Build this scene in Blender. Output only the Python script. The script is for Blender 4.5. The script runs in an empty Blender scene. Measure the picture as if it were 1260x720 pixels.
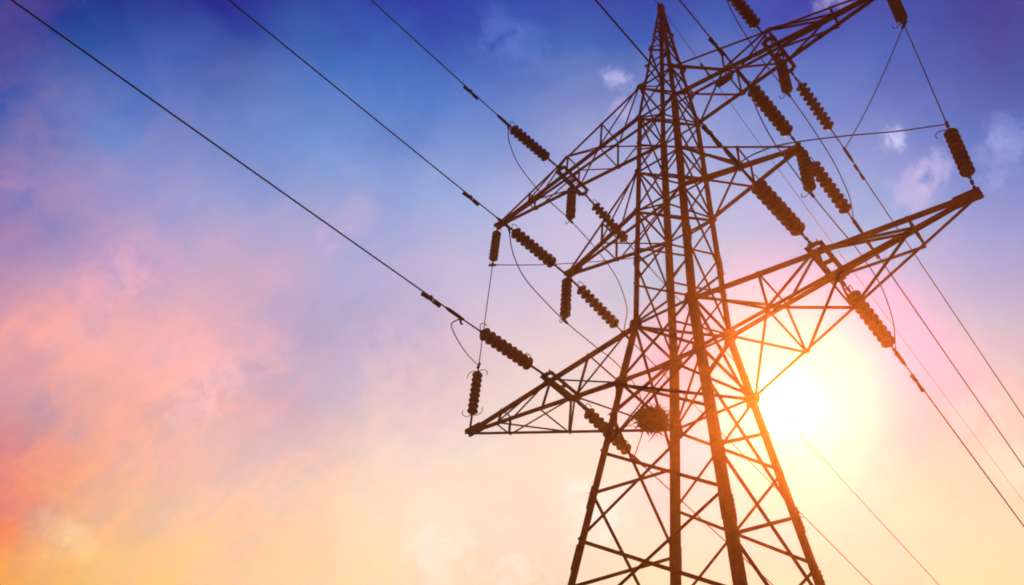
import bpy, bmesh, math, random
from mathutils import Vector, Matrix
random.seed(7)
C = bpy.data.collections.new('scene_objects'); bpy.context.scene.collection.children.link(C)
SC = bpy.context.scene
R = math.radians

# ------------------------------------------------------------------ units
# the tower was surveyed in units of 0.6 m with its own datum; m() gives metres above the ground
K, DATUM = 0.6, 12.0908
def m(x, y, z): return Vector((K*x, K*y, K*(z + DATUM)))

# ------------------------------------------------------------------ camera
cam = bpy.data.cameras.new('camera'); camo = bpy.data.objects.new('camera', cam); SC.collection.objects.link(camo)
HEAD, ELEV, ROLL = 0.79168, 0.779692, 0.111229
fwd = Vector((-math.sin(HEAD)*math.cos(ELEV), math.cos(HEAD)*math.cos(ELEV), math.sin(ELEV)))
rgt = Vector((math.cos(HEAD), math.sin(HEAD), 0)); upv = rgt.cross(fwd)
r2 = rgt*math.cos(ROLL) + upv*math.sin(ROLL); u2 = -rgt*math.sin(ROLL) + upv*math.cos(ROLL)
camo.matrix_world = Matrix(((r2.x, u2.x, -fwd.x, 0), (r2.y, u2.y, -fwd.y, 0), (r2.z, u2.z, -fwd.z, 0), (0, 0, 0, 1)))
camo.location = m(10.9428, -18.2754, -9.5908)
cam.sensor_width = 36; cam.lens = 36*1146.67/1260; cam.clip_start = .1; cam.clip_end = 6000
SC.camera = camo

# ------------------------------------------------------------------ sun
SUN = Vector((-0.31956513, 0.72354632, 0.61184871)).normalized()
sun = bpy.data.lights.new('sun', 'SUN'); suno = bpy.data.objects.new('sun', sun); SC.collection.objects.link(suno)
sun.energy = 3.0; sun.angle = R(.5); sun.color = (1, .40, .10)
suno.rotation_euler = SUN.to_track_quat('Z', 'Y').to_euler(); suno.location = (0, 0, 60)

# ------------------------------------------------------------------ sky (sunset colours by direction in the sky)
# rows of sky colour at one height above the horizon, every 5 degrees of bearing from -50 to 50 about the sunset side
SKY_ROWS = [
    (20, [(0.276,0.228,0.365), (0.819,0.167,0.039), (0.992,0.204,0.000), (0.960,0.341,0.072), (1.293,0.460,0.044), (1.127,0.462,0.043), (1.070,0.658,0.196), (1.024,0.642,0.285), (0.996,0.718,0.383), (0.875,0.631,0.431), (0.845,0.667,0.433), (0.798,0.582,0.416), (0.800,0.688,0.401), (0.800,0.667,0.385), (0.800,0.695,0.397), (0.800,0.684,0.377), (0.800,0.674,0.380), (0.813,0.691,0.364), (0.813,0.691,0.364), (0.813,0.691,0.364), (0.813,0.691,0.364)]),
    (25, [(0.986,0.361,0.281), (0.765,0.318,0.326), (0.221,0.222,0.374), (0.522,0.163,0.165), (1.134,0.111,0.000), (1.081,0.566,0.185), (1.008,0.634,0.283), (1.031,0.633,0.344), (1.007,0.723,0.394), (0.977,0.727,0.475), (0.945,0.724,0.451), (0.800,0.623,0.436), (0.800,0.733,0.403), (0.800,0.730,0.409), (0.800,0.729,0.378), (0.800,0.678,0.383), (0.800,0.737,0.378), (0.825,0.753,0.377), (0.813,0.691,0.364), (0.800,0.698,0.426), (0.800,0.657,0.434)]),
    (30, [(0.193,0.237,0.517), (0.690,0.284,0.343), (0.915,0.345,0.295), (0.887,0.353,0.359), (0.562,0.312,0.364), (0.810,0.422,0.345), (0.971,0.570,0.449), (0.932,0.593,0.478), (0.947,0.693,0.505), (0.936,0.808,0.634), (0.844,0.758,0.600), (0.771,0.666,0.548), (0.800,0.732,0.548), (0.800,0.616,0.558), (0.800,0.507,0.551), (0.800,0.513,0.539), (0.800,0.640,0.473), (0.800,0.643,0.461), (0.778,0.626,0.506), (0.755,0.581,0.483), (0.699,0.566,0.462)]),
    (35, [(0.129,0.131,0.414), (0.214,0.200,0.466), (0.327,0.250,0.515), (0.821,0.339,0.374), (0.983,0.469,0.421), (0.866,0.448,0.456), (0.827,0.459,0.486), (0.666,0.436,0.526), (0.783,0.570,0.567), (0.916,0.733,0.630), (0.781,0.735,0.624), (0.799,0.715,0.607), (0.800,0.708,0.619), (0.800,0.243,0.651), (0.800,0.429,0.462), (0.800,0.331,0.646), (0.710,0.280,0.481), (0.641,0.562,0.513), (0.449,0.490,0.449), (0.549,0.460,0.464), (0.506,0.389,0.505)]),
    (40, [(0.009,0.065,0.349), (0.088,0.092,0.427), (0.208,0.170,0.461), (0.348,0.265,0.531), (0.534,0.368,0.598), (0.608,0.405,0.585), (0.628,0.420,0.571), (0.369,0.359,0.607), (0.527,0.446,0.629), (0.726,0.523,0.594), (0.724,0.613,0.649), (0.519,0.620,0.628), (0.510,0.557,0.604), (0.621,0.076,0.483), (0.800,0.424,0.505), (0.797,0.452,0.654), (0.409,0.262,0.707), (0.051,0.434,0.602), (0.433,0.378,0.603), (0.245,0.328,0.638), (0.186,0.302,0.620)]),
    (45, [(0.000,0.047,0.296), (0.000,0.046,0.368), (0.100,0.145,0.458), (0.176,0.236,0.587), (0.257,0.315,0.666), (0.248,0.344,0.699), (0.412,0.387,0.666), (0.370,0.406,0.689), (0.410,0.414,0.699), (0.487,0.468,0.717), (0.551,0.520,0.720), (0.538,0.515,0.703), (0.248,0.473,0.686), (0.000,0.416,0.627), (0.000,0.401,0.701), (0.000,0.317,0.673), (0.000,0.427,0.734), (0.160,0.342,0.689), (0.111,0.273,0.641), (0.113,0.238,0.630), (0.053,0.171,0.562)]),
    (50, [(0.000,0.046,0.346), (0.000,0.000,0.229), (0.020,0.084,0.355), (0.050,0.144,0.543), (0.108,0.198,0.542), (0.146,0.251,0.622), (0.169,0.316,0.695), (0.214,0.334,0.703), (0.243,0.375,0.729), (0.291,0.430,0.762), (0.367,0.443,0.745), (0.512,0.510,0.742), (0.396,0.478,0.743), (0.283,0.451,0.743), (0.168,0.394,0.735), (0.110,0.344,0.719), (0.126,0.309,0.683), (0.083,0.227,0.638), (0.004,0.146,0.545), (0.007,0.125,0.496), (0.000,0.066,0.369)]),
    (55, [(0.000,0.000,0.214), (0.000,0.000,0.165), (0.000,0.000,0.218), (0.000,0.000,0.260), (0.000,0.039,0.325), (0.028,0.122,0.463), (0.023,0.139,0.530), (0.032,0.167,0.576), (0.066,0.200,0.598), (0.103,0.223,0.621), (0.154,0.266,0.641), (0.251,0.332,0.656), (0.262,0.341,0.662), (0.187,0.293,0.626), (0.114,0.249,0.622), (0.053,0.191,0.581), (0.043,0.151,0.544), (0.000,0.107,0.487), (0.000,0.065,0.402), (0.000,0.026,0.301), (0.000,0.018,0.262)]),
    (60, [(0.000,0.000,0.200), (0.000,0.000,0.218), (0.000,0.000,0.266), (0.000,0.000,0.239), (0.000,0.000,0.277), (0.000,0.040,0.309), (0.000,0.020,0.358), (0.000,0.028,0.355), (0.000,0.064,0.418), (0.000,0.090,0.459), (0.002,0.105,0.478), (0.017,0.121,0.481), (0.000,0.096,0.452), (0.000,0.074,0.431), (0.000,0.090,0.440), (0.000,0.055,0.423), (0.000,0.023,0.376), (0.000,0.024,0.351), (0.000,0.031,0.316), (0.000,0.000,0.235), (0.000,0.000,0.255)]),
    (65, [(0.000,0.000,0.249), (0.000,0.000,0.237), (0.000,0.000,0.250), (0.000,0.018,0.287), (0.000,0.046,0.304), (0.000,0.019,0.347), (0.000,0.009,0.357), (0.000,0.000,0.325), (0.000,0.000,0.325), (0.000,0.040,0.360), (0.000,0.000,0.332), (0.000,0.000,0.313), (0.000,0.000,0.306), (0.000,0.000,0.278), (0.000,0.000,0.320), (0.000,0.020,0.335), (0.000,0.000,0.360), (0.000,0.023,0.376), (0.000,0.049,0.331), (0.000,0.047,0.305), (0.000,0.002,0.249)]),
]
WARP = .12
w = bpy.data.worlds.new('World'); SC.world = w; w.use_nodes = True
nt = w.node_tree; nt.nodes.clear(); N = nt.nodes; Lk = nt.links
def nd(t, **kw):
    n = N.new(t)
    for k, v in kw.items(): setattr(n, k, v)
    return n
def mth(op, a, b=None, c=None, clamp=False):
    n = nd('ShaderNodeMath', operation=op, use_clamp=clamp)
    for i, x in enumerate((a, b, c)):
        if x is None: continue
        if isinstance(x, (int, float)): n.inputs[i].default_value = x
        else: Lk.new(x, n.inputs[i])
    return n.outputs[0]
def vec(op, a, b=None, scale=None):
    n = nd('ShaderNodeVectorMath', operation=op)
    for i, x in enumerate((a, b)):
        if x is None: continue
        if isinstance(x, (tuple, Vector)): n.inputs[i].default_value = tuple(x)
        else: Lk.new(x, n.inputs[i])
    if scale is not None:
        if isinstance(scale, (int, float)): n.inputs['Scale'].default_value = scale
        else: Lk.new(scale, n.inputs['Scale'])
    return n.outputs['Value'] if op in ('DOT_PRODUCT', 'LENGTH') else n.outputs[0]
def noise(v, scale, detail, rough=.55, col=False, dist=0.):
    n = nd('ShaderNodeTexNoise'); n.inputs['Scale'].default_value = scale; n.inputs['Detail'].default_value = detail
    n.inputs['Roughness'].default_value = rough; n.inputs['Distortion'].default_value = dist
    Lk.new(v, n.inputs['Vector']); return n.outputs['Color'] if col else n.outputs['Fac']
def sstep(x, lo, hi):
    n = nd('ShaderNodeMapRange', interpolation_type='SMOOTHSTEP'); n.inputs['From Min'].default_value = lo; n.inputs['From Max'].default_value = hi
    Lk.new(x, n.inputs['Value']); return n.outputs['Result']
tc = nd('ShaderNodeTexCoord'); D = vec('NORMALIZE', tc.outputs['Generated'])
# wispy edges: the colour masses are torn by fine noise
sv = vec('MULTIPLY', D, (1.0, 1.0, 1.6))
w1 = vec('SCALE', vec('SUBTRACT', noise(sv, 5.5, 7, .6, True, .4), (.5, .5, .5)), scale=WARP)
Dw = vec('NORMALIZE', vec('ADD', D, w1))
Dw2 = vec('NORMALIZE', vec('ADD', D, vec('SCALE', vec('SUBTRACT', noise(D, 22, 6, .6, True), (.5, .5, .5)), scale=.035)))
sky = nd('ShaderNodeTexSky', sky_type='NISHITA', sun_disc=False); sky.sun_elevation = math.asin(SUN.z); sky.sun_rotation = math.atan2(SUN.x, SUN.y)
sky.air_density = 1.0; sky.dust_density = 1.0; sky.ozone_density = 2.0
acc = vec('SCALE', sky.outputs[0], scale=.05*0.15)
# low glow to high blue
z = nd('ShaderNodeSeparateXYZ'); Lk.new(Dw, z.inputs[0])
FH, RH = Vector((-math.sin(HEAD), math.cos(HEAD), 0)), Vector((math.cos(HEAD), math.sin(HEAD), 0))
az = mth('MULTIPLY_ADD', mth('ARCTAN2', vec('DOT_PRODUCT', Dw, RH), vec('DOT_PRODUCT', Dw, FH)), 1/(2*math.pi), .5)
eld = mth('MULTIPLY', mth('ARCSINE', z.outputs[2]), 180/math.pi)
def mix(f, a, b):
    n = nd('ShaderNodeMix', data_type='RGBA'); Lk.new(f, n.inputs[0])
    for i, x in ((6, a), (7, b)):
        if isinstance(x, tuple): n.inputs[i].default_value = (*x, 1)
        else: Lk.new(x, n.inputs[i])
    return n.outputs[2]
skycol = (.42, .22, .12); e_prev = 0.
for elv, cols in SKY_ROWS:
    rp = nd('ShaderNodeValToRGB'); rp.color_ramp.interpolation = 'B_SPLINE'; E_ = rp.color_ramp.elements
    lowt = max(0, min(1, (elv - 15)/55)); back = (.34*(1-lowt) + .06*lowt, .2*(1-lowt) + .08*lowt, .2*(1-lowt) + .26*lowt, 1)
    E_[0].position = .1; E_[0].color = back; E_[1].position = .9; E_[1].color = back
    for i, c in enumerate(cols):
        x = E_.new(.5 + (-50 + 5*i)/360); x.color = (*[max(0, q) for q in c], 1)
    Lk.new(az, rp.inputs[0])
    mr = nd('ShaderNodeMapRange'); mr.inputs['From Min'].default_value = e_prev; mr.inputs['From Max'].default_value = elv; Lk.new(eld, mr.inputs['Value'])
    skycol = mix(mr.outputs[0], skycol, rp.outputs[0]); e_prev = elv
mr = nd('ShaderNodeMapRange'); mr.inputs['From Min'].default_value = e_prev; mr.inputs['From Max'].default_value = 90; Lk.new(eld, mr.inputs['Value'])
acc = vec('ADD', acc, mix(mr.outputs[0], skycol, (.03, .05, .2)))
PUFFS = [
    ((-0.3136, 0.4296, 0.8468), 6178, (0.3, 0.24, 0.26)),
    ((-0.3217, 0.4506, 0.8328), 9653, (0.16, 0.1, 0.1)),
    ((-0.1127, 0.6130, 0.7820), 7092, (0.26, 0.24, 0.22)),
    ((-0.1258, 0.6160, 0.7776), 5430, (0.15, 0.12, 0.1)),
    ((-0.0969, 0.6515, 0.7524), 2872, (0.2, 0.13, 0.11)),
    ((-0.1189, 0.6544, 0.7468), 2413, (0.18, 0.1, 0.08)),
    ((-0.1478, 0.6292, 0.7630), 17161, (0.24, 0.2, 0.16)),
    ((-0.0259, 0.6562, 0.7542), 2872, (0.09, 0.08, 0.1)),
    ((-0.0514, 0.6675, 0.7429), 2413, (0.09, 0.07, 0.08)),
    ((-0.1066, 0.4943, 0.8627), 4290, (0.24, 0.2, 0.2)),
    ((-0.3873, 0.3171, 0.8657), 1545, (0.04, 0.05, 0.09)),
    ((-0.3634, 0.3544, 0.8616), 2413, (0.03, 0.035, 0.06)),
    ((-0.2134, 0.7841, 0.5827), 13901, (0.03, 0.1, 0.12)),
    ((-0.1608, 0.7984, 0.5803), 2056, (0.03, 0.09, 0.08)),
    ((-0.1578, 0.8282, 0.5377), 2056, (0.03, 0.08, 0.07)),
    ((-0.5079, 0.6710, 0.5401), 1202, (0.06, 0.08, 0.1)),
    ((-0.5320, 0.6684, 0.5199), 1545, (0.05, 0.07, 0.1)),
    ((-0.6572, 0.5869, 0.4729), 869, (0.05, 0.07, 0.1)),
    ((-0.6012, 0.6516, 0.4625), 1545, (0.08, 0.1, 0.14)),
    ((-0.8626, 0.2810, 0.4206), 2872, (0.05, 0.09, 0.06)),
    ((-0.8528, 0.3098, 0.4204), 4290, (0.05, 0.09, 0.06)),
    ((-0.7693, 0.3205, 0.5527), 1545, (0.08, 0.05, 0.04)),
    ((-0.5850, 0.3371, 0.7377), 2872, (0.07, 0.02, 0.01)),
    ((-0.6127, 0.3330, 0.7167), 3475, (0.12, 0.03, 0.01)),
    ((-0.7436, 0.3062, 0.5944), 718, (0.1, 0.02, 0.0)),
    ((-0.7023, 0.3490, 0.6205), 1545, (0.12, 0.03, 0.01)),
    ((-0.7324, 0.2082, 0.6482), 1202, (0.09, 0.02, 0.0)),
    ((-0.7581, 0.1986, 0.6211), 1202, (0.14, 0.03, 0.0)),
    ((-0.6270, 0.4492, 0.6365), 869, (0.1, 0.04, 0.0)),
    ((-0.7438, 0.3321, 0.5800), 1545, (0.1, 0.04, 0.01)),
]

# soft pink banks low in the sky, and small bright puffs
lowsky = sstep(z.outputs[2], .86, .50)
STREAK = Vector((0.730, 0.288, 0.620)).normalized()      # the wisps lie along one line across the sky
al = vec('DOT_PRODUCT', D, STREAK)
Ds = vec('SUBTRACT', D, vec('SCALE', tuple(STREAK), scale=mth('MULTIPLY', al, .62)))
sw = vec('ADD', Ds, vec('SCALE', noise(D, 3.2, 5, .58, True), scale=.20))
n1 = noise(sw, 7.0, 12, .66)
n4 = noise(vec('ADD', Ds, vec('SCALE', noise(D, 7.0, 4, .55, True), scale=.07)), 19.0, 8, .62)
n2 = noise(vec('ADD', vec('MULTIPLY', Dw, (1.0, 1.0, 1.6)), vec('SCALE', noise(D, 9.0, 4, .55, True), scale=.10)), 15.0, 8, .62)
f1 = mth('MULTIPLY', mth('SUBTRACT', mth('MULTIPLY_ADD', sstep(n1, .43, .58), .64, mth('MULTIPLY', sstep(n4, .40, .62), .36)), .41), mth('MULTIPLY', lowsky, mth('SUBTRACT', 1.0, mth('EXPONENT', mth('MULTIPLY_ADD', vec('DOT_PRODUCT', D, SUN), 9.0, -9.0))))); f2 = mth('SUBTRACT', n2, .5)
acc = vec('ADD', acc, vec('SCALE', (.38, .075, -.09), scale=f1))
acc = vec('MULTIPLY', acc, vec('ADD', (1, 1, 1), vec('SCALE', (.24, .21, .14), scale=mth('MULTIPLY', f2, mth('MULTIPLY_ADD', lowsky, .8, .2)))))
n3 = noise(D, 34.0, 9, .62, False, .5)
for d, k, col in PUFFS:
    g = mth('EXPONENT', mth('MULTIPLY_ADD', vec('DOT_PRODUCT', Dw2, d), k, -k))
    acc = vec('ADD', acc, vec('SCALE', col, scale=sstep(mth('MULTIPLY', g, mth('MULTIPLY_ADD', n3, 3.2, -.85)), .22, .80)))
acc = vec('MAXIMUM', acc, (0.004, 0.008, 0.02))
# the sun's disc and the bright air right round it
ds = vec('DOT_PRODUCT', D, SUN)
for k, col in ((5200, (3.0, 2.8, 2.4)), (420, (.12, .20, .24))):
    g = mth('EXPONENT', mth('MULTIPLY_ADD', ds, k, -k)); acc = vec('ADD', acc, vec('SCALE', col, scale=g))
bg = nd('ShaderNodeBackground'); Lk.new(acc, bg.inputs[0]); bg.inputs[1].default_value = 1.0
wo = nd('ShaderNodeOutputWorld'); Lk.new(bg.outputs[0], wo.inputs[0])

SC.view_settings.view_transform = 'Standard'; SC.view_settings.look = 'None'; SC.view_settings.exposure = 0; SC.view_settings.gamma = 1
SC.render.engine = 'CYCLES'
SC.cycles.use_denoising = True
SC.cycles.max_bounces = 4; SC.cycles.diffuse_bounces = 2; SC.cycles.glossy_bounces = 2; SC.cycles.volume_bounces = 0
SC.cycles.pixel_filter_type = 'BLACKMAN_HARRIS'; SC.cycles.filter_width = 1.9

# ------------------------------------------------------------------ materials
def mat(name, c1, c2, rough, metal=0., scale=8., spec=.5, bump=0.):
    mt = bpy.data.materials.new(name); mt.use_nodes = True; t = mt.node_tree; b = t.nodes['Principled BSDF']
    b.inputs['Roughness'].default_value = rough; b.inputs['Metallic'].default_value = metal; b.inputs['Specular IOR Level'].default_value = spec
    co = t.nodes.new('ShaderNodeTexCoord'); n = t.nodes.new('ShaderNodeTexNoise'); n.inputs['Scale'].default_value = scale; n.inputs['Detail'].default_value = 6; n.inputs['Roughness'].default_value = .65
    t.links.new(co.outputs['Object'], n.inputs['Vector'])
    r = t.nodes.new('ShaderNodeValToRGB'); r.color_ramp.elements[0].position = .35; r.color_ramp.elements[1].position = .68
    r.color_ramp.elements[0].color = (*c1, 1); r.color_ramp.elements[1].color = (*c2, 1)
    t.links.new(n.outputs['Fac'], r.inputs[0]); t.links.new(r.outputs[0], b.inputs['Base Color'])
    mr = t.nodes.new('ShaderNodeMapRange'); mr.inputs['To Min'].default_value = rough - .12; mr.inputs['To Max'].default_value = min(1, rough + .15)
    t.links.new(n.outputs['Fac'], mr.inputs['Value']); t.links.new(mr.outputs[0], b.inputs['Roughness'])
    if bump:
        bp = t.nodes.new('ShaderNodeBump'); bp.inputs['Strength'].default_value = bump; bp.inputs['Distance'].default_value = .02
        t.links.new(n.outputs['Fac'], bp.inputs['Height']); t.links.new(bp.outputs[0], b.inputs['Normal'])
    return mt
M_STEEL = mat('glare_tinted_steel', (.10, .0095, .0040), (.22, .028, .0060), .8, 0., 3.0, .03)  # base colour reddened: the sun's orange glare is put into the steel
M_PORC = mat('brown_porcelain', (.095, .0085, .0035), (.15, .016, .0050), .42, 0., 6.0, .12)
M_FIT = mat('weathered_fitting', (.022, .012, .014), (.045, .02, .018), .65, 0., 12., .1)
M_WIRE = mat('aluminium_strand', (.075, .07, .095), (.11, .10, .125), .7, 0., 30., .1)
M_TWIG = mat('dry_twig', (.17, .028, .005), (.27, .055, .010), .9, 0., 9.)
M_GROUND = mat('dry_grass_ground', (.045, .05, .02), (.13, .10, .05), .95, 0., .35, .2, .6)

# ------------------------------------------------------------------ helpers
def link(name, verts, faces, mt, parent=None, smooth=False):
    me = bpy.data.meshes.new(name); me.from_pydata([tuple(v) for v in verts], [], faces); me.update()
    for x in (mt if isinstance(mt, (list, tuple)) else [mt]): me.materials.append(x)
    if smooth:
        for p in me.polygons: p.use_smooth = True
    o = bpy.data.objects.new(name, me); C.objects.link(o)
    if parent: o.parent = parent
    return o
def thing(name, label, cat, loc=(0, 0, 0), group=None, quat=None):
    o = bpy.data.objects.new(name, None); C.objects.link(o); o.empty_display_size = .1; o.location = loc
    if quat is not None: o.rotation_mode = 'QUATERNION'; o.rotation_quaternion = quat
    tag(o, label, cat, group); return o
def tag(o, label, cat, group=None):
    o['label'] = label; o['category'] = cat
    if group: o['group'] = group
class MB:
    def __init__(s): s.v = []; s.f = []
    def prism(s, p, q, poly, u, v):
        n = len(s.v); k = len(poly)
        for e_ in (p, q):
            for a, b in poly: s.v.append(e_ + u*a + v*b)
        for i in range(k): s.f.append((n + i, n + (i+1) % k, n + k + (i+1) % k, n + k + i))
        s.f.append(tuple(range(n + k - 1, n - 1, -1))); s.f.append(tuple(range(n + k, n + 2*k)))
    def angle(s, p, q, wd, t, u, v):
        """steel angle from p to q: flanges along u and v"""
        a = (q - p).normalized(); u = (u - a*u.dot(a)).normalized(); v = v - a*v.dot(a); v = (v - u*v.dot(u)).normalized()
        s.prism(p, q, [(0, 0), (wd, 0), (wd, t), (t, t), (t, wd), (0, wd)], u, v)
    def box(s, p, q, wu, wv, u):
        a = (q - p).normalized(); u = (u - a*u.dot(a)).normalized(); v = a.cross(u)
        s.prism(p, q, [(-wu/2, -wv/2), (wu/2, -wv/2), (wu/2, wv/2), (-wu/2, wv/2)], u, v)
    def tube(s, pts, r, k=8):
        pts = [Vector(p) for p in pts]; rs = r if isinstance(r, (list, tuple)) else [r]*len(pts); n0 = len(s.v)
        a = (pts[1] - pts[0]).normalized(); ref = Vector((0, 0, 1)) if abs(a.z) < .9 else Vector((1, 0, 0)); u = (ref - a*ref.dot(a)).normalized()
        for i, p in enumerate(pts):
            a = (pts[min(i+1, len(pts)-1)] - pts[max(i-1, 0)]).normalized(); u = (u - a*u.dot(a)).normalized(); v = a.cross(u)
            for j in range(k): th = 2*math.pi*j/k; s.v.append(p + (u*math.cos(th) + v*math.sin(th))*rs[i])
        for i in range(len(pts)-1):
            for j in range(k):
                b = n0 + i*k; s.f.append((b + j, b + (j+1) % k, b + k + (j+1) % k, b + k + j))
        s.f.append(tuple(range(n0 + k - 1, n0 - 1, -1))); e_ = n0 + (len(pts)-1)*k; s.f.append(tuple(range(e_, e_ + k)))
    def lathe(s, prof, k=20):
        n0 = len(s.v)
        for r, zz in prof:
            for j in range(k): th = 2*math.pi*j/k; s.v.append(Vector((r*math.cos(th), r*math.sin(th), zz)))
        for i in range(len(prof)-1):
            for j in range(k): b = n0 + i*k; s.f.append((b + j, b + (j+1) % k, b + k + (j+1) % k, b + k + j))
        s.f.append(tuple(range(n0 + k - 1, n0 - 1, -1))); e_ = n0 + (len(prof)-1)*k; s.f.append(tuple(range(e_, e_ + k)))
    def build(s, name, mt, parent=None, smooth=False): return link(name, s.v, s.f, mt, parent, smooth)
def spline(P, n=10):
    P = [Vector(p) for p in P]; out = []
    for i in range(len(P)-1):
        a = P[max(i-1, 0)]; b = P[i]; c = P[i+1]; d = P[min(i+2, len(P)-1)]
        for j in range(n):
            t = j/n; out.append(.5*((2*b) + (c-a)*t + (2*a-5*b+4*c-d)*t*t + (3*b-a-3*c+d)*t**3))
    out.append(P[-1]); return out
X, Y, Z = Vector((1, 0, 0)), Vector((0, 1, 0)), Vector((0, 0, 1))

# ------------------------------------------------------------------ ground
gv, gf = [], []
n = 48
for i in range(n+1):
    for j in range(n+1):
        x, y = [(abs(t)**2.2)*(1 if t > 0 else -1)*1500 for t in (i/n*2-1, j/n*2-1)]
        rr = math.hypot(x, y); gv.append((x, y, -.02 + (.18*math.sin(x*.11+1)*math.sin(y*.09) if rr > 30 else 0)))
for i in range(n):
    for j in range(n): a = i*(n+1)+j; gf.append((a, a+n+1, a+n+2, a+1))
g = link('ground', gv, gf, M_GROUND, None, True); g['kind'] = 'structure'

# ------------------------------------------------------------------ the tower
ZG, ZP = -DATUM, 30.0
zTU, zTL, zMU, zML, zBU, zBL = 23.2253, 21.0655, 17.6424, 15.4307, 10.0, 7.6494
aT, aB, SL = .8143, 1.0801, .13646
def half(z_):
    if z_ > zTU: return aT + (.09 - aT)*(z_ - zTU)/(ZP - zTU)
    if z_ > zBU: return aT + (aB - aT)*(zTU - z_)/(zTU - zBU)
    return aB + SL*(zBU - z_)
def node(sx, sy, z_): a = half(z_); return m(sx*a, sy*a, z_)
tower = thing('transmission_tower', 'tall red brown steel lattice pylon with three pairs of crossarms', 'pylon')
CORN = [(-1, -1), (1, -1), (1, 1), (-1, 1)]
for sx, sy in CORN:
    b = MB()
    for z0, z1, wd, t in ((ZG, zBU, .135, .014), (zBU, zTL, .116, .012), (zTL, ZP, .082, .009)):
        b.angle(node(sx, sy, z0), node(sx, sy, z1), wd, t, -X*sx, -Y*sy)
    leg = b.build('leg', M_STEEL, tower)
    for z_ in (zTU, zTL, zMU, zML, zBU, zBL):           # plates that take the crossarm chords
        s_ = .085 if z_ > zBU + .1 else .14
        p = node(sx, sy, z_); b = MB()
        o_ = Y*sy*.006; q = p - X*sx*s_*.55
        b.prism(q + o_, q + o_ + Y*sy*.012, [(-s_*.9, -s_), (s_*.9, -s_*.8), (s_*1.1, 0), (s_*.9, s_*.9), (-s_*.6, s_)], X*sx, Z)
        b.build('gusset_plate', M_STEEL, leg)
    for z_ in (3.75, 2.0, -4.0, 13.0):                   # splice cover plates with bolts
        p = node(sx, sy, z_ + .35); q = node(sx, sy, z_ - .35); b = MB()
        b.angle(p + (X*sx + Y*sy)*.012, q + (X*sx + Y*sy)*.012, .15 if z_ < 10 else .12, .011, -X*sx, -Y*sy)
        for k in range(5):
            c = p.lerp(q, (k + .5)/5)
            for ax, sg, off in ((X, sx, -Y*sy*.07), (Y, sy, -X*sx*.07)): b.tube([c + off + ax*sg*.01, c + off + ax*sg*.045], .014, 6)
        b.build('splice_plate', M_STEEL, leg)
def brace(p, q, nrm, wd, outer, name='diagonal_brace', parent=tower, t=.007, trim=.0):
    a = (q - p).normalized(); u = a.cross(nrm).normalized(); v = nrm if outer else -nrm
    off = nrm*(.004 if outer else -.02) - u*wd/2
    b = MB(); b.angle(p + off + a*trim, q + off - a*trim, wd, t, u, v); return b.build(name, M_STEEL, parent)
FACES = [((-1, -1), (1, -1), -Y), ((-1, 1), (1, 1), Y), ((-1, -1), (-1, 1), -X), ((1, -1), (1, 1), X)]
lvY = [zTU, zTL, 19.35, zMU, zML, 13.55, 11.78, zBU, zBL, 5.2, 2.48, -.35, -3.6, -7.4, ZG + .5]
lvX = [zTU, zTL, 19.0, zMU, zML, 12.75, zBU, 6.45, 3.85, 1.15, -1.8, -5.3, ZG + .8]
hidden = MB()
for c0, c1, nrm in FACES:
    lv = lvY if abs(nrm.y) > .5 else lvX
    for za, zb in zip(lv, lv[1:]):
        wd = .043 if za > zBU + .1 else .056
        for k, (A, B) in enumerate((((*c0, za), (*c1, zb)), ((*c1, za), (*c0, zb)))):
            if za < -1:
                p, q = node(*A), node(*B); a = (q-p).normalized(); u = a.cross(nrm).normalized()
                hidden.angle(p - nrm*.02 + nrm*.024*k, q - nrm*.02 + nrm*.024*k, .075, .007, u, nrm if k else -nrm)
            else: brace(node(*A), node(*B), nrm, wd, k == 1)
    for z_ in (zTU, zTL, zMU, zML, zBU, zBL):
        brace(node(*c0, z_), node(*c1, z_), nrm,   .048 if z_ > zBU + .1 else .062, False, 'horizontal_strut')
    lp = [zTU, 24.9, 26.3, 27.6, 28.7]
    for k, (za, zb) in enumerate(zip(lp, lp[1:])):
        A, B = (c0, c1) if k % 2 == 0 else (c1, c0); brace(node(*A, za), node(*B, zb), nrm, .042, False, 'peak_lacing')
    for z_ in (24.9, 27.6): brace(node(*c0, z_), node(*c1, z_), nrm, .04, False, 'peak_lacing')
o = hidden.build('lower_bracing', M_STEEL, tower); o['kind'] = 'stuff'
for z_ in (zTU, zTL, zMU, zML, zBU, zBL):                # plan bracing inside the body
    for k, (A, B) in enumerate((((-1, -1), (1, 1)), ((1, -1), (-1, 1)))):
        if k and z_ not in (zBL, zBU): continue
        brace(node(*A, z_) - Z*.03*k, node(*B, z_) - Z*.03*k, Z, .042, False, 'plan_brace')
b = MB(); p = m(0, 0, ZP); b.box(p - Z*.42, p + Z*.10, .15, .15, X); b.prism(p + Z*.02 - Y*.16, p + Z*.02 + Y*.16, [(-.012, -.08), (.012, -.08), (.012, .08), (-.012, .08)], X, Z)
b.build('peak_cap', M_STEEL, tower)

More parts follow.
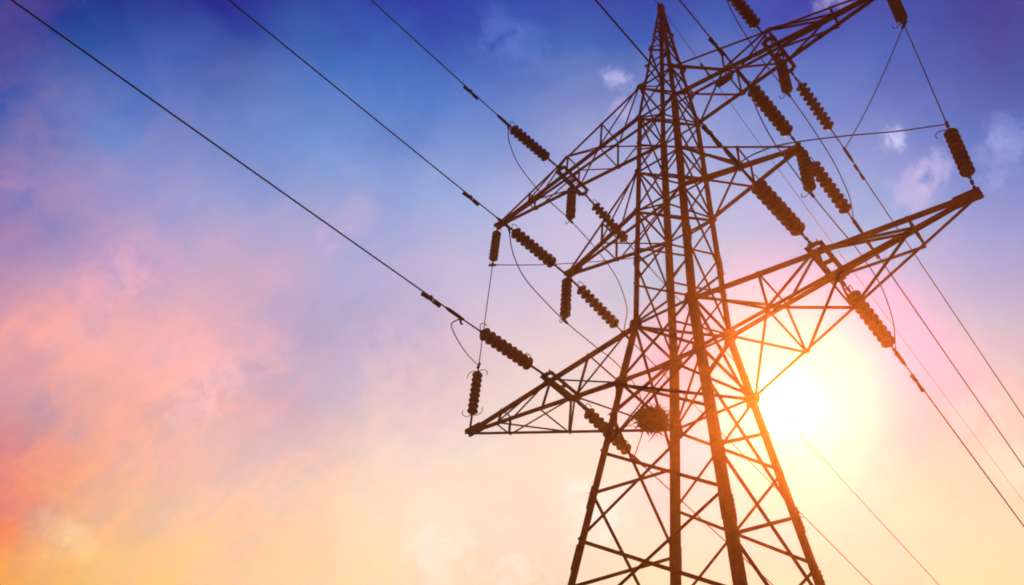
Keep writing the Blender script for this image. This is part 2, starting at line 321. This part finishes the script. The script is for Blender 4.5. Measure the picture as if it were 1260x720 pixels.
# crossarms: four chords to the tip, posts and diagonals between them, a twin channel beam for the line strings
XATT = 4.76
def crossarm(sx, zu, zl, tipx, tipz, cu, cl, ts, beam, lab):
    cw = max(cu, cl)
    arm = thing('cross_arm', None, None, (0, 0, 0)); arm.parent = tower
    for k in ('label', 'category'): del arm[k]
    arm['label'] = lab
    def ch(sy, up, t):
        z_ = zu if up else zl; a = half(z_); A = Vector((sx*a, sy*a, z_)); B = Vector((sx*tipx, sy*.07, tipz + (.06 if up else -.06)))
        q = A.lerp(B, t); return m(*q)
    for sy in (-1, 1):
        for up in (1, 0):
            b = MB(); b.angle(ch(sy, up, 0), ch(sy, up, 1), (cu if sy < 0 else min(cu, .060)) if up else (cl*1.3 if sy > 0 else cl), .009, -Y*sy, (-Z if up else Z)); b.build('chord', M_STEEL, arm)
    bw = .037
    def bar(p, q, nrm, outer=False): brace(p, q, nrm, bw, outer, 'lacing_bar', arm, .006)
    for sy in (-1, 1):
        for i, t in enumerate(ts):
            bar(ch(sy, 1, t), ch(sy, 0, t), Y*sy)
        tt = [0] + ts
        for i in range(len(tt)-1):
            up = i % 2 == 0
            bar(ch(sy, up, tt[i]), ch(sy, not up, tt[i+1]), Y*sy, True)
    for up in (1, 0):
        nrm = Z if up else -Z; tt = [0] + ts
        for i in range(len(tt)-1):
            s_ = -1 if (i + up) % 2 else 1
            bar(ch(s_, up, tt[i]), ch(-s_, up, tt[i+1]), nrm)
            if not (beam is not None and i + 1 == ts.index(min(ts, key=lambda q: abs(q - tb))) + 1 and up == beam): bar(ch(-1, up, tt[i+1]), ch(1, up, tt[i+1]), nrm, True)
    p = m(sx*tipx, 0, tipz); b = MB()
    b.prism(p - Y*.07, p - Y*.055, [(-.34*sx, -.05), (.07*sx, -.06), (.07*sx, .07), (-.34*sx, .09)], X, Z)
    b.prism(p + Y*.055, p + Y*.07, [(-.34*sx, -.05), (.07*sx, -.06), (.07*sx, .07), (-.34*sx, .09)], X, Z)
    b.prism(p - Y*.1, p + Y*.1, [(-.02, -.035), (.05, -.035), (.05, .035), (-.02, .035)], X*sx, Z)
    b.build('tip_plate', M_STEEL, arm)
    if beam is not None:
        q0, q1 = ch(-1, beam, tb), ch(1, beam, tb); zz_ = -.02 if not beam else .02
        b = MB()
        for dx in (-.075, .075):
            b.angle(Vector((K*sx*XATT + dx, -K*.82, q0.z + zz_)), Vector((K*sx*XATT + dx, K*.82, q1.z + zz_)), .085, .009, X*(1 if dx > 0 else -1), Z)
        for yy in (-.80, .80, 0): b.prism(Vector((K*sx*XATT - .085, K*yy - .05, q0.z + zz_ - .012)), Vector((K*sx*XATT + .085, K*yy - .05, q0.z + zz_ - .012)), [(0, 0), (.1, 0), (.1, .01), (0, .01)], Y, Z)
        b.build('attachment_beam', M_STEEL, arm)
for sx, side in ((-1, 'left'), (1, 'right')):
    tb = (XATT - half(zTL))/(8.9 - half(zTL))
    crossarm(sx, zTU, zTL, 8.9, 21.02, .050, .072, [.25, tb, .76], 0, 'long top crossarm reaching %s with flat lower chords' % side)
    tb = .5
    crossarm(sx, zMU, zML, 4.71, 15.38, .048, .072, [.5], None, 'short middle crossarm reaching %s' % side)
    tb = (XATT - half(zBU))/(8.9 - half(zBU))
    crossarm(sx, zBU, zBL, 8.9, 9.93, .125, .044, [.25, tb, .78], 1, 'long bottom crossarm reaching %s with rising lower chords' % side)

# ------------------------------------------------------------------ insulator strings
def disc_mesh(r):
    b = MB(); s = r/.15
    prof = [(.060, -.066), (.062, -.034), (.066*s, -.036), (.068*s, -.024), (.085*s, -.026), (.088*s, -.014), (.118*s, -.022), (.122*s, -.009), (.145*s, -.014), (.152*s, -.002), (.149*s, .006), (.125*s, .014), (.10*s, .022), (.086, .034), (.078, .05), (.070, .066), (.024, .075)]
    b.lathe(prof, 22); return b
proto_disc = {}
for key, r in (('line', .134), ('hang', .118)):
    o = disc_mesh(r).build('disc', M_PORC, None, True); proto_disc[key] = o.data; bpy.data.objects.remove(o)
def string(label, group, start, end, ds, de, ndisc, kind, horns):
    """insulator string from start (steel side) to end (line side); discs lie between distances ds and de"""
    ax = (end - start); L = ax.length; q = ax.to_track_quat('Z', 'Y')
    s = thing('insulator_string', label, 'insulator', start, group, q)
    b = MB(); k = 0; zz_ = 0.0; step = .075                    # shackles and links on the steel side
    while zz_ < ds - .02:
        e_ = min(zz_ + step, ds); b.box(Vector((0, 0, zz_ - .008)), Vector((0, 0, e_ + .008)), .05 if k % 2 else .018, .018 if k % 2 else .05, X); zz_ = e_; k += 1
    b.build('link_chain', M_FIT, s)
    sp = (de - ds)/ndisc
    for i in range(ndisc):
        o = bpy.data.objects.new('disc', proto_disc[kind]); C.objects.link(o); o.parent = s; o.location = (0, 0, ds + sp*(i + .5)); o.scale = (1, 1, sp/.141)
        o.rotation_euler = (0, 0, random.random()*6)
    b = MB(); b.tube([(0, 0, de - .02), (0, 0, de + .03), (0, 0, de + .035), (0, 0, L)], [.03, .03, .016, .014], 8)
    b.box(Vector((0, 0, L - .07)), Vector((0, 0, L + .01)), .055, .024, X)
    b.build('end_fitting', M_FIT, s)
    for (zp, sg, dx) in horns:                                   # arcing horns
        z0 = ds - .03 if zp == 0 else de + .03; dr = 1 if zp == 0 else -1
        d2 = Vector((math.cos(dx), math.sin(dx), 0))
        b = MB(); b.tube(spline([Vector((0, 0, z0)), d2*.10 + Z*(z0 - .03*dr), d2*.19 + Z*z0, d2*.235 + Z*(z0 + .08*dr), d2*.225 + Z*(z0 + .15*dr)], 5), .0085, 6)
        b.build('arcing_horn', M_FIT, s)
    return s
LINE = {  # arm: (y start, disc from, disc to, clamp y, start z, clamp z) toward the near span and the far span
    'top': ((.78, 1.62, 3.76, 3.98, 20.98, 20.46), (.78, 1.50, 3.72, 4.86, 20.98, 20.52)),
    'middle': ((.06, .80, 3.02, 3.26, 15.36, 15.06), (.06, .74, 3.05, 3.50, 15.36, 15.08)),
    'bottom': ((.78, 1.58, 3.86, 4.80, 9.97, 9.50), (.78, 1.40, 3.76, 4.08, 9.97, 9.62))}
CLAMP = {}
LOOK = {('top', 0): 'above', ('middle', 0): 'b'}
def line_label(arm, side, far):
    span = 'front' if not far else 'back'
    where = {'top': 'beam on the top %s crossarm', 'middle': 'tip of the short middle %s crossarm', 'bottom': 'beam on the bottom %s crossarm'}[arm] % side
    return 'brown disc insulator pulled %s from the %s' % ('up and left' if not far else 'down and right', where)
for sx, side in ((-1, 'left'), (1, 'right')):
    for arm, spec in LINE.items():
        for far, (y0, a, bb, yc, z0, zc) in enumerate(spec):
            sg = 1 if far else -1
            S_, E_ = m(sx*XATT, sg*y0, z0), m(sx*XATT, sg*yc, zc); L = (E_ - S_).length
            string(line_label(arm, side, far), 'tension insulators on the crossarms', S_, E_, L*(a - y0)/(yc - y0), L*(bb - y0)/(yc - y0), 9, 'line', ((0, 0, math.pi/2), (1, 0, math.pi/2)))
            CLAMP[arm, sx, far] = E_
    xa = 8.9
    g_ = 'upright insulators holding the jumper wires'
    hn = ((0, 0, .4), (0, 0, 3.5), (1, 0, .4), (1, 0, 3.5)) if sx < 0 else ((1, 0, .4),)
    string('brown disc insulator hanging straight down from the tip of the top %s crossarm' % side, g_, m(sx*xa, 0, 20.95), m(sx*xa, 0, 18.55), K*.34, K*2.1, 8, 'hang', hn)
    string('brown disc insulator hanging from the middle of the beam on the top %s crossarm' % side, g_, m(sx*XATT, 0, 20.9), m(sx*XATT, 0, 18.5), K*.42, K*2.26, 8, 'hang', hn)
    string('brown disc insulator hanging straight down from the tip of the middle %s crossarm' % side, g_, m(sx*XATT, 0, 15.33), m(sx*XATT, 0, 13.05), K*.2, K*2.08, 8, 'hang', hn)
    string('brown disc insulator standing up from the tip of the bottom %s crossarm' % side, g_, m(sx*xa, 0, 9.98), m(sx*xa, 0, 13.0), K*.78, K*2.7, 8, 'hang', hn)

# ------------------------------------------------------------------ conductors
def wire(label, x, sg, y0, z0, slope, curv, length, rad, grp, clamp=True):
    pts = []; n_ = 60
    for i in range(n_+1):
        s_ = length*(i/n_)**1.6; pts.append(m(x, sg*(y0 + s_), z0 - slope*s_ + curv*s_*s_))
    b = MB(); b.tube(pts, rad, 8); o = b.build('conductor' if clamp else 'ground_wire', M_WIRE, None, True); tag(o, label, 'power line', grp)
    if clamp:
        d = (pts[1] - pts[0]).normalized(); p = pts[0] - d*.03; b = MB()
        b.tube([p, p + d*.05, p + d*.10, p + d*.34, p + d*.42], [.024, .034, .036, .034, .02], 10); b.tube([p + d*.06 - Z*.01, p + d*.02 - Z*.10, p - d*.03 - Z*.13], [.02, .022, .018], 8)
        b.build('strain_clamp', M_FIT, o)
    return pts
def damper(label, p, d):
    d = d.normalized(); q = (-d).to_track_quat('X', 'Z')
    t = thing('vibration_damper', label, 'damper', p, 'vibration dampers clamped on the wires', q)
    b = MB(); b.box(Vector((0, 0, .03)), Vector((0, 0, -.085)), .05, .035, X); b.build('clamp', M_FIT, t)
    b = MB(); b.tube([(-.2, 0, -.062), (0, 0, -.072), (.2, 0, -.062)], .008, 6); b.build('messenger_cable', M_FIT, t)
    for sg in (-1, 1):
        b = MB(); b.tube([(sg*.045, 0, -.066), (sg*.055, 0, -.066), (sg*.16, 0, -.062), (sg*.215, 0, -.06), (sg*.225, 0, -.06)], [.012, .03, .034, .042, .03], 10); b.build('weight', M_FIT, t, True)
SPAN = 260.
WSLOPE = {  # slope down from the clamp, near and far, for left and right circuit
    ('top', -1, 0): .100, ('middle', -1, 0): .107, ('bottom', -1, 0): .098, ('top', 1, 0): .100, ('middle', 1, 0): .095, ('bottom', 1, 0): .055,
    ('top', -1, 1): .088, ('middle', -1, 1): .078, ('bottom', -1, 1): .075, ('top', 1, 1): .193, ('middle', 1, 1): .190, ('bottom', 1, 1): .155}
DAMP = {('top', -1, 0): 6.1, ('middle', -1, 0): 5.22, ('bottom', -1, 0): 6.06, ('middle', 1, 0): 5.03, ('bottom', 1, 0): 6.02, ('top', 1, 1): 5.95, ('middle', 1, 1): 4.82, ('bottom', 1, 1): 5.45}
for (arm, sx, far), E_ in CLAMP.items():
    side = 'left' if sx < 0 else 'right'; sg = 1 if far else -1
    y0 = abs(E_.y)/K; z0 = E_.z/K - DATUM; sl = WSLOPE[arm, sx, far]
    lab = 'dark power cable from the %s %s crossarm running %s' % (arm, side, 'down to the lower right' if far else 'up towards the top edge')
    pts = wire(lab, sx*XATT, sg, y0, z0, sl, sl/SPAN, SPAN, .0135, 'power cables of the two circuits')
    if (arm, sx, far) in DAMP:
        yd = DAMP[arm, sx, far]; s_ = yd - y0; p = m(sx*XATT, sg*yd, z0 - sl*s_ + sl/SPAN*s_*s_)
        damper('dark twin weight damper on the %s right cable running %s' % (arm, 'down to the lower right' if far else 'to the top edge') if sx > 0 else 'dark twin weight damper on the %s left cable running to the top edge' % arm, p, m(0, sg, -sl) - m(0, 0, 0))
wire('thin ground wire from the tower peak running up to the top edge', 0, -1, .1, 30.05, .10, .10/SPAN, SPAN, .009, 'ground wires from the peak', False)
wire('thin ground wire from the tower peak falling to the lower right', 0, 1, .1, 30.0, .150, .15/SPAN, SPAN, .008, 'ground wires from the peak', False)
damper('small damper on the thin ground wire just below the tower peak', m(0, 3.6, 29.47), Vector((0, 1, -.14)))

# ------------------------------------------------------------------ jumper wires: the phases change places round the tower
for sx, side in ((-1, 'left'), (1, 'right')):
    x = sx*XATT
    def jump(label, segs, clamps):
        b = MB()
        for sgm in segs: b.tube(spline([m(*p) for p in sgm], 9), .0115, 8)
        o = b.build('jumper_wire', M_WIRE, None, True); tag(o, label, 'jumper wire', 'jumper wires looping past the tower')
        for p, d in clamps:
            p = m(*p); d = Vector(d).normalized(); b = MB(); b.tube([p - d*.10, p - d*.08, p + d*.08, p + d*.10], [.02, .03, .03, .02], 8); b.box(p, p + Z*.06, .04, .03, X); b.build('jumper_clamp', M_FIT, o)
    jump('loose jumper loop under the top %s crossarm down to the middle back cable' % side,
         [[(x, -3.98, 20.38), (x, -3.82, 19.55), (x, -3.15, 18.78), (x, -1.75, 18.42), (x, -.05, 18.5), (x, 1.7, 18.3), (x, 3.05, 17.8), (x, 3.75, 16.7), (x, 3.62, 15.6), (x, 3.52, 15.06)]],
         [((x, 0, 18.48), (0, 1, -.02))])
    jump('loose jumper loop under the middle %s crossarm down to the bottom back cable' % side,
         [[(x, -3.27, 15.0), (x, -2.92, 14.0), (x, -2.2, 13.35), (x, -.9, 13.1), (x, .1, 13.03), (x, 1.6, 13.1), (x, 3.1, 13.2), (x, 4.45, 12.8), (x, 4.75, 11.5), (x, 4.3, 10.1), (x, 4.08, 9.6)]],
         [((x, 0, 13.03), (0, 1, .02))])
    jump('long jumper tied between the %s outer tips of the top and bottom crossarms' % side,
         [[(x, -4.8, 9.48), (sx*5.2, -4.72, 9.62), (sx*5.8, -4.2, 10.1), (sx*6.85, -2.9, 10.98), (sx*7.85, -1.5, 11.9), (sx*8.9, 0, 13.02)],
          [(sx*8.9, 0, 13.0), (sx*8.9, 0, 15.8), (sx*8.9, 0, 18.57)],
          [(sx*8.9, 0, 18.55), (sx*7.6, 1.6, 19.1), (sx*6.2, 3.3, 19.85), (x, 4.86, 20.55)]],
         [((sx*8.9, 0, 13.02), (0, .3, 1)), ((sx*8.9, 0, 18.53), (-sx, 1, .4))])

# ------------------------------------------------------------------ small things on the steelwork
rn = random.Random(3); b = MB(); c = m(-1.62, .62, 7.70)
for i in range(420):
    th = rn.random()*6.283; ph = rn.uniform(-.9, 1); rr = .235*(.55 + .45*rn.random())
    p = c + Vector((math.cos(th)*math.cos(ph)*rr*1.1, math.sin(th)*math.cos(ph)*rr*1.1, math.sin(ph)*rr*.62))
    t_ = Vector((-math.sin(th) + rn.uniform(-.7, .7), math.cos(th) + rn.uniform(-.7, .7), rn.uniform(-.45, .45))).normalized()
    l = rn.uniform(.08, .24) if i > 30 else rn.uniform(.25, .4); b.tube([p - t_*l, p + Vector((rn.uniform(-.02, .02), rn.uniform(-.02, .02), .015)), p + t_*l], [.007, .011, .005], 5)
for i in range(240):
    a0 = i*.9; p0 = c + Vector((math.cos(a0), math.sin(a0), 0))*rn.uniform(.0, .12) + Z*rn.uniform(-.10, .09)
    b.tube([p0, p0 + Vector((math.cos(a0 + 1.7), math.sin(a0 + 1.7), .1))*.16, p0 + Vector((math.cos(a0 + 2.2), math.sin(a0 + 2.2), 0))*.24], .042, 5)
o = b.build('bird_nest', M_TWIG); tag(o, 'ragged brown bird nest of twigs in the root of the bottom left crossarm', 'nest')
p, q = m(2.36, -.40, 20.82), m(3.05, -.44, 20.82)
bt = thing('marker_box', 'small dark box fixed inside the lattice of the top right crossarm', 'box', p.lerp(q, .5))
d = (q - p)/2; b = MB(); b.box(-d*.9, d*.9, .13, .13, Z); b.build('body', M_FIT, bt); b = MB(); b.tube([-d*1.08, -d*.95, d*.95, d*1.12], [.03, .05, .05, .03], 8); b.build('end_cap', M_FIT, bt)

# ------------------------------------------------------------------ glare veil: orange volume added to imitate the sun's lens flare over the steel
VEIL_DENSITY = .0031
hz = MB(); hz.box(Vector((0, 0, -1.2)), Vector((0, 0, 25.8)), 3100, 3100, X)
mh = bpy.data.materials.new('glare_veil'); mh.use_nodes = True; t = mh.node_tree; t.nodes.clear()
pv = t.nodes.new('ShaderNodeVolumePrincipled'); pv.inputs['Density'].default_value = VEIL_DENSITY; pv.inputs['Color'].default_value = (1, .50, .20, 1); pv.inputs['Anisotropy'].default_value = .915
oo = t.nodes.new('ShaderNodeOutputMaterial'); t.links.new(pv.outputs[0], oo.inputs['Volume'])
o = hz.build('glare_volume', mh); o['kind'] = 'stuff'
